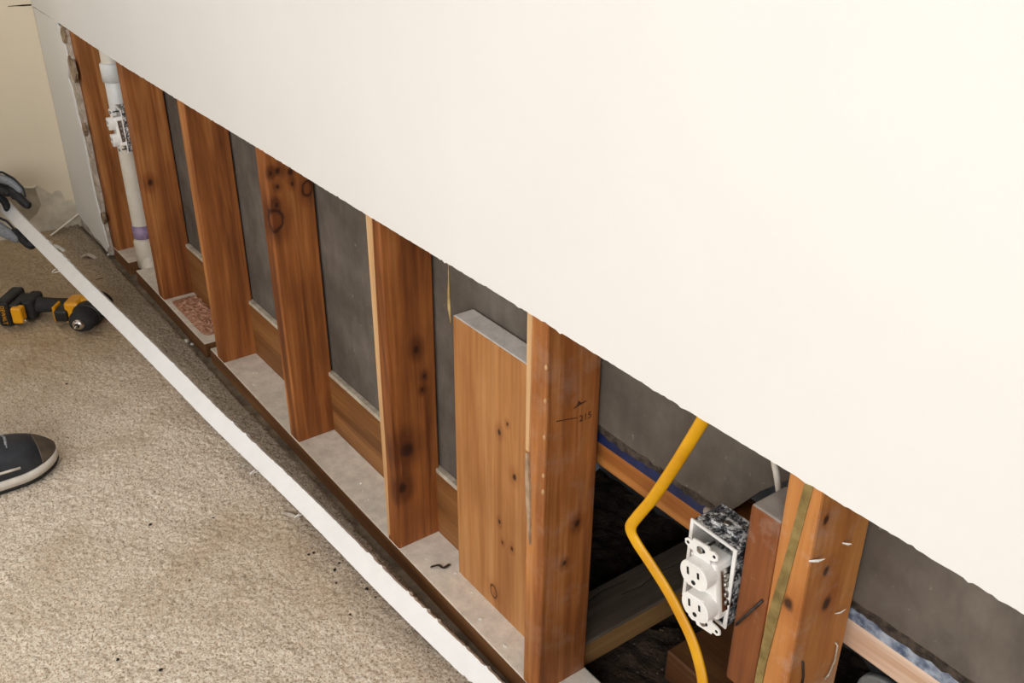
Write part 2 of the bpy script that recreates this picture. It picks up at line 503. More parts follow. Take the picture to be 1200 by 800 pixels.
wb = struct(mesh_obj('wall_back', V, F, M['white_wall']))
# remnant of the drywall left standing between the corner and the first stud
core = [(XL, .0), (-.405, .012)] + [(-.403 + random.uniform(-.004, .004), .03 + i * .031) for i in range(20)] + [(-.402, .664), (XL, .673)]
extrude_poly('drywall_core', core, M['gypsum'], wb, 'y', -.0085, -.0002)
ragged = [(66, 25), (71, 40), (76, 55), (78.5, 68), (80, 80), (80, 92), (84, 105), (87, 118), (90, 134), (95, 150), (98, 166), (101, 180), (104.5, 198), (108, 215), (112, 232), (117, 252), (122, 272), (127, 290)]
rp = [PX(u, v, 1, -.0127) for u, v in ragged]
face = [(XL, .676), (-.60, .674)] + [(p.x + random.uniform(-.004, .004), p.z) for p in rp] + [(-.44, .012), (-.50, .028), (-.56, .020), (-.62, .034), (-.68, .036), (XL, .05)]
extrude_poly('drywall_face', face, M['white_wall'], wb, 'y', -.0127, -.0086)
for i, (u, v, s) in enumerate([(74, 40, 1.0), (83, 78, .9), (86, 84, 1.2), (99, 152, .8), (121, 255, .8)]):
    p = PX(u, v, 1, -.013)
    pl = [(p.x + s * .022 * math.cos(a) * random.uniform(.5, 1.2), p.z + s * .03 * math.sin(a) * random.uniform(.5, 1.2)) for a in [k * .785 for k in range(8)]]
    extrude_poly('torn_paper_scrap', pl, M['torn_paper'], wb, 'y', -.0145 - i * .0004, -.0086)

# the cavity behind the sheathing
struct(box('wall_rear', (XL - .12, .52, -.2), (3.52, .62, 2.42), M['cavity_wall']))
sd = [(u, v) for u in np.linspace(1.2, 2.7, 76) for v in np.linspace(.09, .52, 24)]
V = [(u, v, -.045 + RNG.normal(0, .004) + .012 * math.sin(u * 21) * math.cos(v * 27)) for u, v in sd]
F = [(i * 24 + j, i * 24 + 24 + j, i * 24 + 25 + j, i * 24 + j + 1) for i in range(75) for j in range(23)]
soil = mesh_obj('soil', V, F, M['dirt'])
tag(soil, 'dark crumbly soil and debris on the ground behind the missing sheathing', 'soil', kind='stuff')

# carpet: one woven sheet with a tufted surface
gx = np.concatenate([np.arange(XL + .004, 1.75, .0042), np.linspace(1.77, 3.39, 30)])
gy = np.concatenate([np.linspace(-3.48, -1.02, 30), np.arange(-1.0, -.014, .0042)])
X, Y = np.meshgrid(gx, gy, indexing='ij')
Z = .009 + RNG.normal(0, .0013, X.shape) + .0012 * np.sin(X * 37 + 3 * np.sin(Y * 11)) * np.sin(Y * 31)
edge = -.013 + .003 * np.sin(gx * 9) + .002 * np.sin(gx * 31) + RNG.normal(0, .0015, gx.shape)
Y[:, -1] = edge; Z[:, -1] = .0005
nx, ny = X.shape
co = np.stack([X, Y, Z], -1).reshape(-1, 3)
idx = np.arange(nx * ny).reshape(nx, ny)
q = np.stack([idx[:-1, :-1], idx[1:, :-1], idx[1:, 1:], idx[:-1, 1:]], -1).reshape(-1, 4)
me = bpy.data.meshes.new('carpet')
me.vertices.add(len(co)); me.vertices.foreach_set('co', co.ravel().astype('f4'))
me.loops.add(q.size); me.loops.foreach_set('vertex_index', q.ravel().astype('i4'))
me.polygons.add(len(q)); me.polygons.foreach_set('loop_start', np.arange(0, q.size, 4, dtype='i4'))
me.polygons.foreach_set('loop_total', np.full(len(q), 4, dtype='i4'))
me.update(calc_edges=True); me.materials.append(M['carpet'])
carpet = bpy.data.objects.new('carpet', me); COL.objects.link(carpet)
tag(carpet, 'speckled beige carpet with brown damp stains covering the floor', 'carpet')

# ================================================================ FRAMING
SW, SD = .038, .089
STUDS = dict(A=-.405, B=-.002, C=.4125, D=.816, E=1.224, F=1.624, G=2.0215)
def lumber(name, x0, x1, y0, y1, z0, z1, mat, label, cat, group=None, bev=.003, jit=.0012, nz=14, axis='z'):
    """sawn timber with eased edges and slightly uneven faces"""
    bm = bmesh.new()
    ox, oy, oz = (x0 + x1) / 2, (y0 + y1) / 2, z0
    bm_box(bm, x0 - ox, x1 - ox, y0 - oy, y1 - oy, 0, z1 - oz, bev, 2)
    L = {'x': x1 - x0, 'z': z1 - z0}[axis]
    for k in range(1, nz):
        c = L * k / nz
        pc, pn = ((0, 0, c), (0, 0, 1)) if axis == 'z' else ((x0 - ox + c, 0, 0), (1, 0, 0))
        bmesh.ops.bisect_plane(bm, geom=bm.verts[:] + bm.edges[:] + bm.faces[:], plane_co=pc, plane_no=pn)
    ph = random.random() * 9
    for v in bm.verts:
        t = v.co.z if axis == 'z' else v.co.x
        v.co.x += jit * .5 * math.sin(t * 5 + ph) * (axis == 'z')
        v.co.y += jit * math.sin(t * 4 + ph * 2)
    o = bm_obj(name, bm, mat, loc=(ox, oy, oz))
    tag(o, label, cat, group)
    return o

def kn(stud, lst):
    """knots given in world space -> the stud's own space"""
    x = STUDS[stud] + SW / 2
    return [(a - x, b - SD / 2, c - .038, r, rg) for a, b, c, r, rg in lst]
stud_mats = dict(
    A=wood('stud_wood_a', *FIR, seed=1.0),
    B=wood('stud_wood_b', *FIR, seed=2.3, knots=kn('B', [(.036, .02, .36, .008, False)])),
    C=wood('stud_wood_c', *FIR, seed=3.1),
    D=wood('stud_wood_d', *FIR, seed=4.4, knots=kn('D', [(.854, .007, .523, .014, True), (.854, .075, .570, .010, True), (.854, .008, .613, .0045, False),
        (.854, .022, .615, .006, False), (.854, .045, .607, .006, False), (.854, .046, .585, .004, False), (.854, .018, .585, .004, False), (.854, .012, .552, .005, False)])),
    E=wood('stud_wood_e', *FIR, seed=5.2, knots=kn('E', [(1.262, .053, .424, .007, False), (1.262, .026, .242, .014, False), (1.262, .014, .165, .010, False), (1.262, .066, .37, .004, False), (1.262, .06, .345, .004, False)])),
    F=wood('stud_wood_f', *FIR, seed=6.7, grime=.16, knots=kn('F', [(1.662, .06, .33, .006, False), (1.662, .04, .27, .004, False)])),
    G=wood('stud_wood_g', *FIR_L, seed=7.9, grime=.34, contrast=1.35, knots=kn('G', [(2.06, .013, .618, .006, False), (2.06, .042, .50, .009, False), (2.045, .001, .512, .008, False), (2.06, .03, .548, .006, False)])))
stud_labels = dict(
    A='brown wooden wall stud standing against the pale drywall remnant in the corner',
    B='brown wooden wall stud right beside the plastic drain pipe',
    C='brown wooden wall stud standing at the broken end of the sill plate',
    D='wooden wall stud with ringed knots and dark pits near its top',
    E='orange wooden wall stud with one small round knot beside the short plank',
    F='thick orange wooden wall stud stamped 215, in front of the short plank',
    G='pale orange wooden wall stud with an olive glue line and bent nails')
ST = {}
for k in 'ABCDEFG':
    x = STUDS[k]
    ST[k] = lumber('wall_stud', x, x + SW, 0, SD, .037, 2.41, stud_mats[k], stud_labels[k], 'stud', 'wall studs standing along the opened wall', nz=30)

def local(o, p): return Vector(p) - o.location
# F: stamp, pale splinter, beads of resin on the arris
fx = STUDS['F'] + SW
text_mesh('stamp_number', '215', .0135, M['stamp'], ST['F'], local(ST['F'], (fx + .0006, .066, .499)), (math.radians(90), 0, math.radians(90)), sx=1.05)
extrude_poly('stamp_mark', [(.046, .5185), (.066, .5225), (.066, .5235), (.058, .5232), (.0535, .528), (.051, .5222), (.046, .5195)], M['stamp'], None, 'x', fx + .0001, fx + .0008, origin=tuple(ST['F'].location)).parent = ST['F']
extrude_poly('stamp_line', [(.018, .5095), (.052, .5025), (.052, .5035), (.018, .5110)], M['stamp'], None, 'x', fx + .0001, fx + .0007, origin=tuple(ST['F'].location)).parent = ST['F']
for c in ST['F'].children:
    if c.name.startswith('stamp_') and 'number' not in c.name: c.location = (0, 0, 0)
sp = extrude_poly('splinter_patch', [(1.6262, .45), (1.630, .452), (1.6355, .40), (1.6375, .34), (1.6375, .305), (1.6345, .318), (1.629, .37), (1.6262, .41)], mottled('grey_splinter', lin(150, 122, 96), lin(186, 160, 132), 60, .9, bump=.4), None, 'y', -.0022, .001, origin=tuple(ST['F'].location))
sp.parent = ST['F']; sp.location = (0, 0, 0)
sp = extrude_poly('pale_edge', [(1.6255, .66), (1.6255, .455), (1.632, .455), (1.634, .56), (1.635, .66)], M['pale_wood'], None, 'y', -.0016, .001, origin=tuple(ST['F'].location))
sp.parent = ST['F']; sp.location = (0, 0, 0)
for z in (.60, .535, .487, .44, .40):
    o = lathe('resin_bead', [(.0005, -.004), (.0022, -.001), (.0024, .002), (.0006, .005)], M['pale_wood'], ST['F'], 8, loc=tuple(local(ST['F'], (fx - .0015, .0015, z + random.uniform(-.01, .01)))))
# E: pale bark edge along the front arris
sp = extrude_poly('pale_edge', [(1.2255, .66), (1.2255, .05), (1.2325, .05), (1.238, .20), (1.2385, .40), (1.243, .66)], M['pale_wood'], None, 'y', -.0016, .001, origin=tuple(ST['E'].location))
sp.parent = ST['E']; sp.location = (0, 0, 0)
# G: glue line, nails, splinters
gl = extrude_poly('glue_line', [(2.040, .655), (2.0495, .655), (2.044, .58), (2.0375, .49), (2.033, .42), (2.030, .30), (2.0232, .30), (2.0232, .40), (2.025, .48), (2.034, .57)], M['glue'], None, 'y', -.0012, .001, origin=tuple(ST['G'].location))
gl.parent = ST['G']; gl.location = (0, 0, 0)
gx_ = STUDS['G'] + SW
def part_sweep(name, pts, prof, mat, par, **kw):
    return sweep(name, [local(par, p) for p in pts], prof, mat, par, **kw)
part_sweep('nail', [(gx_ - .004, .019, .437), (gx_ + .002, .0185, .434), (gx_ + .004, .021, .415), (gx_ + .003, .023, .398)], ring(.0013, n=8), M['nail'], ST['G'], up=(0, 1, 0))
part_sweep('nail', [(gx_ - .004, .073, .430), (gx_ + .003, .074, .426), (gx_ + .0055, .071, .408), (gx_ + .005, .066, .390), (gx_ + .004, .061, .386)], ring(.0013, n=8), M['bright_nail'], ST['G'], up=(0, 1, 0))
for (yy, zz, a, s) in [(.006, .574, .15, .8), (.064, .478, .9, .7), (.05, .572, .4, .3)]:
    L = .016 * s
    c, sn = math.cos(a) * L / 2, math.sin(a) * L / 2
    part_sweep('wood_splinter', [(gx_ - .001, yy - c, zz - sn), (gx_ + .0045, yy, zz), (gx_ + .007, yy + c, zz + sn)], [(-.002, 0), (0, .0008), (.002, 0), (0, -.0008)], M['white_chip'], ST['G'], scale=[.6, 1, .2], up=(1, 0, 0), smooth=False)

# sill plates, in three lengths
def plate(x0, x1, label, seed, rough_red=False):
    m = wood('plate_wood_%d' % int(seed * 10), lin(76, 48, 26), lin(116, 77, 44), lin(142, 100, 62), axis='x', dust=lin(166, 104, 76) if rough_red else lin(244, 235, 221), seed=seed)
    return lumber('sill_plate', x0, x1, -.001, .0905, -.001, .038, m, label, 'sill plate', 'lengths of the dusty sill plate', axis='x', nz=max(4, int((x1 - x0) * 12)), jit=.0015)
P1 = plate(-.41, -.262, 'short stub of sill plate at the corner, left of the pipe', 1.1)
P2 = plate(-.198, .335, 'sill plate under the pipe-side stud with reddish plaster rubble on it', 2.2)
P3 = plate(.362, 1.712, 'long dusty sill plate under the knotted, orange and stamped studs', 3.3)
# reddish rubble crust on the middle plate
V, F = [], []
nxr, nyr = 34, 12
for i in range(nxr):
    for j in range(nyr):
        u, v = i / (nxr - 1), j / (nyr - 1)
        e = min(u, 1 - u, .5) * 6; e2 = min(v, 1 - v) * 6
        h = max(0, min(1, e) * min(1, e2)) * (.004 + abs(RNG.normal(0, .0035)))
        V.append((.05 + u * .25, .012 + v * .074, .0375 + h))
for i in range(nxr - 1):
    for j in range(nyr - 1): F.append((i * nyr + j, (i + 1) * nyr + j, (i + 1) * nyr + j + 1, i * nyr + j + 1))
rub = mesh_obj('plaster_rubble', V, F, mottled('reddish_rubble', lin(150, 92, 66), lin(214, 172, 144), 120, .95, bump=.8, bdist=.003), None, origin=(.17, .05, .0375))
tag(rub, 'crust of reddish crumbled plaster lying on the sill plate', 'rubble', kind='stuff')

# block of wide plank standing on the plate beside stud F
bkx = 1.372
bk = [(1.492, .052, .389, .005, False), (1.512, .052, .413, .003, False), (1.475, .052, .072, .008, True), (1.492, .052, .225, .004, False), (1.53, .052, .33, .006, False), (1.525, .052, .195, .004, False), (1.50, .052, .19, .003, False)]
ox_, oy_, oz_ = (bkx + 1.6) / 2, (.053 + .091) / 2, .037
bm_ = wood('short_plank_wood', lin(150, 94, 48), lin(190, 132, 78), lin(212, 160, 104), seed=9.1, contrast=1.3, knots=[(a - ox_, b - oy_, c - oz_, r, g) for a, b, c, r, g in bk], dust=lin(238, 232, 226))
lumber('short_plank', bkx, 1.600, .053, .091, .037, .53, bm_, 'short honey-coloured plank with a rough pale sawn top, upright on the sill plate', 'plank', nz=10)

# short sistered block nailed to stud G
sbm = wood('sister_block_wood', lin(92, 48, 22), lin(130, 74, 36), lin(160, 100, 54), seed=11.3, grime=.28, contrast=1.3, dust=lin(178, 170, 162))
sb = lumber('nailing_block', 1.9835, 2.0205, .000, .052, .358, .592, sbm, 'short brown nailing block beside the outlet box, fixed to the pale stud', 'block', nz=6)
part_sweep('nail', [(1.9905, -.0025, .441), (2.0035, -.0045, .466), (2.0155, .001, .492)], ring(.0016, n=8), M['nail'], sb, up=(0, 1, 0))

# sheathing panels and the brown board along their foot
SY = .0925
def panel(poly, mat, label):
    c = (sum(p[0] for p in poly) / len(poly), SY, min(p[1] for p in poly))
    o = extrude_poly('sheathing_panel', poly, mat, None, 'y', SY, SY + .0075, origin=c)
    tag(o, label, 'panel', 'sheathing panels behind the studs'); return o
def torn_edge(x0, x1, z, amp=.0016):
    n = int((x1 - x0) / .012); return [(x0 + (x1 - x0) * i / n, z + random.gauss(0, amp)) for i in range(n + 1)]
pn1 = panel([(XL, 2.4), (XL, .0), (1.64, .0), (1.64, 2.4)], M['sheath'], 'dark grey sheathing panel behind the studs from the corner to the stamped stud')
panel([(1.643, 2.4)] + torn_edge(1.643, 1.884, .474) + [(1.90, .495), (1.925, .53), (1.99, .60), (2.035, .63), (2.035, 2.4)], M['sheath'], 'brownish grey sheathing panel above the outlet with a torn lower edge')
panel([(2.038, 2.4)] + torn_edge(2.038, 3.2, .4745, .0008) + [(3.2, 2.4)], M['sheath'], 'dusty grey sheathing panel right of the pale stud with a straight lower edge')
d = sweep('resin_drip', [local(pn1, p) for p in [(1.303, SY - .0005, .585), (1.3035, SY - .001, .55), (1.303, SY - .0015, .525), (1.304, SY - .0015, .50), (1.3065, SY - .0012, .478)]], ring(.0024, .0016, 8), M['resin'], pn1, scale=[.2, .45, 1.2, 1.5, .5], up=(0, 1, 0))
lower_mat = wood('foot_board_wood', lin(112, 70, 34), lin(142, 94, 50), lin(160, 110, 62), axis='x', seed=13, contrast=.7)
fb = box('foot_board', (XL + .33, .082, .036), (1.371, .0924, .170), lower_mat, None, .001)
tag(fb, 'brown board along the foot of the sheathing with a pale painted top edge', 'board')
o = box('painted_edge', (XL + .33, .0812, .1685), (1.371, .0924, .1775), mottled('pale_edge_paint', lin(168, 156, 136), lin(204, 194, 176), 60, .8), None, .0008, origin=tuple(fb.location)); o.parent = fb; o.location = (0, 0, 0)

# ledger boards, tape and torn layer below the two right-hand panels
def ledger(x0, x1, m, label, tape, tlabel, z0=.404):
    o = lumber('ledger_board', x0, x1, .1005, .138, z0, .4735, m, label, 'board', axis='x', nz=10, jit=.001)
    t = box('flashing_tape', (x0 + .005, .0965, .444), (x1 - .005, .1003, .462), tape, None, .0008)
    tag(t, tlabel, 'tape')
    n = int((x1 - x0) / .006)
    up_ = [(x0 + (x1 - x0) * i / n, .476) for i in range(n + 1)]
    lo_ = [(x0 + (x1 - x0) * i / n, .461 + random.gauss(0, .0012) + .001 * math.sin(i * .35)) for i in range(n, -1, -1)]
    k = extrude_poly('torn_backing', up_ + lo_, M['torn_dark'], None, 'y', .0945, .0965, origin=((x0 + x1) / 2, .095, .46))
    k.parent = t; k.location = Vector(((x0 + x1) / 2, .095, .46)) - t.location
    for v in k.data.vertices: pass
    return o
led1 = wood('ledger_wood_brown', lin(120, 66, 26), lin(170, 106, 48), lin(196, 136, 72), axis='x', seed=15, contrast=1.2)
led2 = wood('ledger_wood_pale', lin(196, 152, 120), lin(232, 206, 184), lin(246, 232, 218), axis='x', seed=16, contrast=1.1)
ledger(1.625, 2.035, led1, 'rough brown ledger board behind the yellow cable', M['navy'], 'navy blue tape strip above the brown ledger board')
ledger(2.04, 2.8, led2, 'pale pinkish ledger board right of the pale stud', M['dusty_blue'], 'dust-covered light blue tape strip above the pale ledger board', z0=.405)

# planks on the ground of the cavity
gp = wood('weathered_plank_wood', lin(64, 54, 46), lin(98, 86, 74), lin(128, 114, 98), axis='y', seed=18, contrast=1.2)
pl = box('weathered_plank', (1.548, .106, .006), (1.636, .50, .052), gp, None, .003); tag(pl, 'weathered grey plank lying on the soil behind the stamped stud', 'plank')
o = box('sawn_edge', (1.6355, .107, .007), (1.6368, .499, .049), wood('sawn_edge_wood', lin(120, 86, 50), lin(152, 114, 70), lin(172, 134, 88), axis='y', seed=19), None, origin=tuple(pl.location)); o.parent = pl; o.location = (0, 0, 0)
for i in range(3):
    yy = .12 + i * .11; xx = 1.565 + i * .022
    part_sweep('crack', [(xx, yy, .0519), (xx + .004, yy + .04, .0521), (xx - .003, yy + .09, .0521), (xx + .002, yy + .14, .0519)], [(-.0011, 0), (0, .0004), (.0011, 0), (0, -.0004)], M['black_gap'], pl, smooth=False)
pl2 = box('brown_plank', (1.715, .208, -.012), (2.35, .36, .048), wood('brown_plank_wood', lin(74, 46, 24), lin(104, 66, 36), lin(128, 86, 50), axis='x', seed=20), None, .003)
tag(pl2, 'dark brown plank lying on the soil below the outlet', 'plank')

# ================================================================ SERVICES
# plastic drain pipe
pc = (-.228, .047)
pipe = empty('drain_pipe', (pc[0], pc[1], 0)); tag(pipe, 'cream plastic drain pipe with a purple primer ring rising beside a stud', 'pipe')
pts = catmull([(0, 0, 1.2), (0, 0, .6), (0, 0, .12), (.006, -.0, .06), (.03, .0, -.02), (.05, 0, -.06)], 6)
sweep('pipe', pts, ring(.0243, n=20), M['pvc'], pipe, up=(0, 1, 0))
lathe('coupling', [(.0245, .555), (.0295, .556), (.0298, .600), (.0275, .603), (.0245, .604)], M['pvc_white'], pipe, 24)
lathe('upper_sleeve', [(.0245, .42), (.0252, .421), (.0252, .553), (.0245, .554)], M['pvc_white'], pipe, 24)
lathe('primer_ring', [(.0244, .118), (.0265, .120), (.0268, .140), (.0262, .156), (.0244, .157)], M['primer'], pipe, 24)
lathe('elbow_hub', [(.0245, .03), (.029, .032), (.0295, .108), (.0245, .117)], M['pvc'], pipe, 24)

# duplex outlet in a painted metal box; local origin at the box's front lower left corner
def make_outlet(label):
    e = empty('electrical_outlet'); tag(e, label, 'outlet', 'duplex outlets hanging in open boxes')
    w, h, dp, t = .062, .104, .046, .0022
    bm = bmesh.new()
    bm_box(bm, 0, t, 0, dp, 0, h, .0006); bm_box(bm, w - t, w, 0, dp, 0, h, .0006)
    bm_box(bm, t, w - t, 0, dp, 0, t, .0006); bm_box(bm, t, w - t, 0, dp, h - t, h, .0006)
    bm_box(bm, t, w - t, dp - t, dp, t, h - t)
    bx = bm_obj('box', bm, M['splat'], e)
    # bright painted front rim of the box
    bm = bmesh.new(); r = .0012
    bm_box(bm, -r, t + r, -r * 1.6, .0006, -r, h + r, .0005); bm_box(bm, w - t - r, w + r, -r * 1.6, .0006, -r, h + r, .0005)
    bm_box(bm, t + r, w - t - r, -r * 1.6, .0006, -r, t, .0004); bm_box(bm, t + r, w - t - r, -r * 1.6, .0006, h - t, h + r, .0004)
    bm_obj('rim', bm, M['outlet_white'], bx)
    bm = bmesh.new(); bm_box(bm, t + .0001, t + .0012, .001, dp - t, t, h - t); bm_obj('painted_inner_side', bm, M['outlet_white'], bx)
    # the device, tilted in its box
    dv = bpy.data.objects.new('receptacle', None)
    bm = bmesh.new()
    bm_box(bm, -.0165, .0165, -.004, .020, -.034, .034, .003, 2)
    body = bm_obj('receptacle', bm, M['outlet_white'], e)
    bpy.data.objects.remove(dv)
    body.scale = (1.1, 1.15, 1.04)
    body.location = (.0395, -.0125, .0495)
    body.rotation_euler = (math.radians(2), math.radians(-8), 0)
    def sub(nm, bm_, mat, smooth=False): return bm_obj(nm, bm_, mat, body, smooth)
    # strap with plaster ears
    for s in (1, -1):
        pr = [(-.0105, .033), (.0105, .033), (.0105, .038), (.0165, .0395), (.0205, .0425), (.0205, .0475), (.016, .0505), (.011, .0495), (.0095, .053), (-.0095, .053), (-.011, .0495), (-.016, .0505), (-.0205, .0475), (-.0205, .0425), (-.0165, .0395), (-.0105, .038)]
        pr = [(a, b * s) for a, b in pr]
        extrude_poly('strap', pr, M['outlet_white'], body, 'y', -.0052, -.0036)
        extrude_poly('strap_slot', [(.0052 * math.cos(a), s * .0445 + .0032 * math.sin(a)) for a in [i * math.pi / 8 for i in range(16)]], M['slot'], body, 'y', -.0055, -.0034)
        for hx in (-.0165, .0165):
            extrude_poly('ear_hole', [(hx + .0018 * math.cos(a), s * .0452 + .0018 * math.sin(a)) for a in [i * math.pi / 5 for i in range(10)]], M['slot'], body, 'y', -.0055, -.0034)
        lathe('mount_screw', [(.0032, -.0075), (.0036, -.0068), (.0036, -.0055), (.0016, -.0054), (.0016, .012)], M['screw'], body, 10, 'Y', (0, 0, s * .0445))
    # two faces
    for cz in (.0195, -.0195):
        pr = []
        for i in range(40):
            a = 2 * math.pi * i / 40
            pr.append((.0172 * math.cos(a), cz + max(-.0143, min(.0143, .0172 * math.sin(a)))))
        fc = extrude_poly('outlet_face', pr, M['outlet_white'], body, 'y', -.0155, -.003, bev=.0011)
        pr2 = [(a * .80, cz + (b - cz) * .80) for a, b in pr]
        extrude_poly('face_inset', pr2, M['outlet_white'], fc, 'y', -.0161, -.015, bev=.0003)
        for sx_, hh in ((-.0065, .0042), (.0065, .0035)):
            o_ = box('slot', (sx_ - .0012, -.0166, cz + .0035 - hh), (sx_ + .0012, -.0150, cz + .0035 + hh), M['slot'], fc)
        extrude_poly('ground_hole', [(.0026 * math.cos(a), cz - .0078 + max(-.0026, .0026 * math.sin(a))) for a in [i * math.pi / 6 for i in range(12)]], M['slot'], fc, 'y', -.0166, -.0150)
    lathe('centre_screw', [(.0028, -.0072), (.0030, -.0066), (.0030, -.004), (.0014, -.0039)], M['screw'], body, 10, 'Y')
    for zz in (.016, .006, -.006, -.016):
        lathe('terminal_screw', [(.0014, .0162), (.0034, .0165), (.0036, .0185), (.0028, .0195)], M['screw'], body, 10, 'X', (0, .008, zz))
    bm = bmesh.new(); bm_box(bm, .0164, .0180, .001, .016, -.025, .025, .0004); sub('terminal_plate', bm, M['chrome'])
    # clamp tab on the box top and a bracket ear on its foot
    bm = bmesh.new(); bm_box(bm, .012, .05, .012, .03, h - .0002, h + .0035, .0012, 1); bm_obj('cable_clamp', bm, M['splat'], bx)
    lathe('clamp_screw', [(.003, h + .003), (.0042, h + .0034), (.004, h + .0056), (.0015, h + .006)], M['screw'], bx, 10, 'Z', (.03, .02, 0))
    return e
out1 = make_outlet('white duplex outlet in a paint-splattered metal box beside the yellow cable')
out1.location = (1.914, .0005, .424)
out2 = copy_tree(out1)
out2['label'] = 'white duplex outlet in a metal box beside the plastic drain pipe'
out2.location = (-.065, -.004, .432); out2.rotation_euler = (0, 0, math.radians(-4))

# cables
yc = [(836, 470, .028), (825, 490, .030), (805, 523, .038), (786, 553, .045), (764, 585, .050), (748, 604, .050), (739, 618, .050), (745, 634, .052), (762, 660, .056), (781, 690, .060), (797, 720, .062), (811, 750, .062), (820, 780, .060), (824, 806, .056), (824, 850, .05), (815, 920, .045)]
cp = catmull([PX(u, v, 1, y) for u, v, y in yc], 6)
oc = tuple(cp[-1])
tag(sweep('yellow_cable', cp, ring(.0035, .0076, 14), M['yellow_cable'], None, up=(.75, .3, .6), origin=oc), 'flat yellow electrical cable hanging bent in front of the dark opening', 'cable')
gc = [PX(827, 597, 1, .055), PX(842, 605, 1, .055), PX(860, 616, 1, .052), PX(876, 627, 1, .05), PX(890, 640, 1, .056)]
gcb = sweep('grey_cable', catmull(gc, 4), ring(.0045, n=10), M['grey_cable'], None, origin=tuple(gc[0]))
tag(gcb, 'grey cable stub lying across the top of the outlet box', 'cable')
wc = [(1.950, .062, .75), (1.954, .062, .66), (1.957, .062, .61), (1.966, .062, .585), (1.975, .066, .54), (1.978, .07, .46)]
tag(sweep('white_cable', catmull(wc, 4), ring(.0036, n=10), M['white_cable'], None, up=(0, 1, 0), origin=wc[-1]), 'thin off-white cable dropping behind the nailing block', 'cable')

# junction box in the dark below the pale ledger board
jb = empty('junction_box', (2.075, .165, .245)); tag(jb, 'grey metal junction box in the dark below the pale ledger board', 'junction box')
bm = bmesh.new(); bm_box(bm, -.005, .10, 0, .05, -.02, .085, .004, 2); bm_obj('body', bm, M['steel_grey'], jb)
lathe('round_knockout', [(.030, -.006), (.033, -.004), (.033, .004), (.026, .005)], M['steel_grey'], jb, 24, 'Y', (.005, 0, .055))
lathe('cover_screw', [(.004, -.005), (.0046, -.004), (.0046, .001), (.002, .0012)], M['screw'], jb, 12, 'Y', (.05, 0, .072))
lathe('cover_hole', [(.0024, -.0011), (.0024, .0)], M['slot'], jb, 10, 'Y', (.034, 0, .06))

# ================================================================ WHITE STRIP
cl = [(-18, 217), (0, 236), (22, 259), (60, 297), (100, 337), (150, 386), (200, 436), (250, 487), (300, 535), (350, 583), (400, 633), (450, 684), (500, 733), (550, 781), (600, 830), (680, 910)]
zz0, zz1 = .185, .014
pts3 = []
for i, (u, v) in enumerate(cl):
    t = max(0, min(1, (u + 18) / 618.0))
    z = zz0 * (1 - t) ** 1.25 + zz1
    pts3.append(PX(u, v, 2, z))
pts3 = catmull(pts3, 24)
V, F = [], []
WD, TH = .0345, .010
N = len(pts3)
for i, p in enumerate(pts3):
    t = (pts3[min(i + 1, N - 1)] - pts3[max(i - 1, 0)]).normalized()
    view = (CAM - p).normalized()
    side = t.cross(view).normalized()          # across the face, upper right edge
    nrm = side.cross(t).normalized()
    # the face leans a little away from the lens so its lower edge shows
    ca, sa = math.cos(math.radians(-18)), math.sin(math.radians(-18))
    s2 = side * ca + nrm * sa; n2 = nrm * ca - side * sa
    if s2.z < 0: s2 = -s2
    if n2.dot(view) < 0: n2 = -n2
    e1 = random.gauss(0, .0003) + (random.uniform(.0008, .003) if random.random() < .06 else 0)
    e2 = random.gauss(0, .00015)
    a = p + s2 * (WD / 2 + e1); b = p - s2 * (WD / 2 + e2)
    V += [a, b, b - n2 * TH, a - n2 * TH]
for i in range(N - 1):
    a, b = i * 4, i * 4 + 4
    for k in range(4): F.append((a + k, a + (k + 1) % 4, b + (k + 1) % 4, b + k))
F += [(3, 2, 1, 0), tuple((N - 1) * 4 + k for k in range(4))]
strip = mesh_obj('baseboard_strip', V, F, M['white_trim'], None, origin=tuple(pts3[-1]))
bm = bmesh.new(); bm.from_mesh(strip.data); bmesh.ops.recalc_face_normals(bm, faces=bm.faces[:]); bm.to_mesh(strip.data); bm.free()
tag(strip, 'long white strip of trim with a chipped edge, held by the gloved hand', 'trim strip')
for (u, v) in [(309, 560), (356, 606), (130, 345)]:
    k = min(range(N), key=lambda i: (pts3[i] - PX(u, v, 2, .05)).length)
    p = pts3[k]
    c = [p + Vector((0, -.012, -.012)), p + Vector((.004, -.026, -.010)), p + Vector((.010, -.030, -.004)), p + Vector((.013, -.022, .002))]
    sweep('caulk_curl', [q - strip.location for q in catmull(c, 4)], ring(.0012, n=6), M['white_chip'], strip)

# ================================================================ DRILL
# own axes: X from battery towards the head, Y towards the chuck's tip, Z the thickness (lying on its side)
drill = empty('cordless_drill'); tag(drill, 'black and yellow cordless drill lying on its side on the carpet', 'drill')
rx = Vector((.59, .81, 0)).normalized(); ry = Vector((.81, -.59, 0)).normalized()
ang = math.atan2(rx.y, rx.x) + math.radians(-2)
drill.location = PX(3, 382, 2, .011); drill.location.z = .0142
drill.rotation_euler = (0, 0, ang); drill.scale = (1.24, 1.08, 1.08)
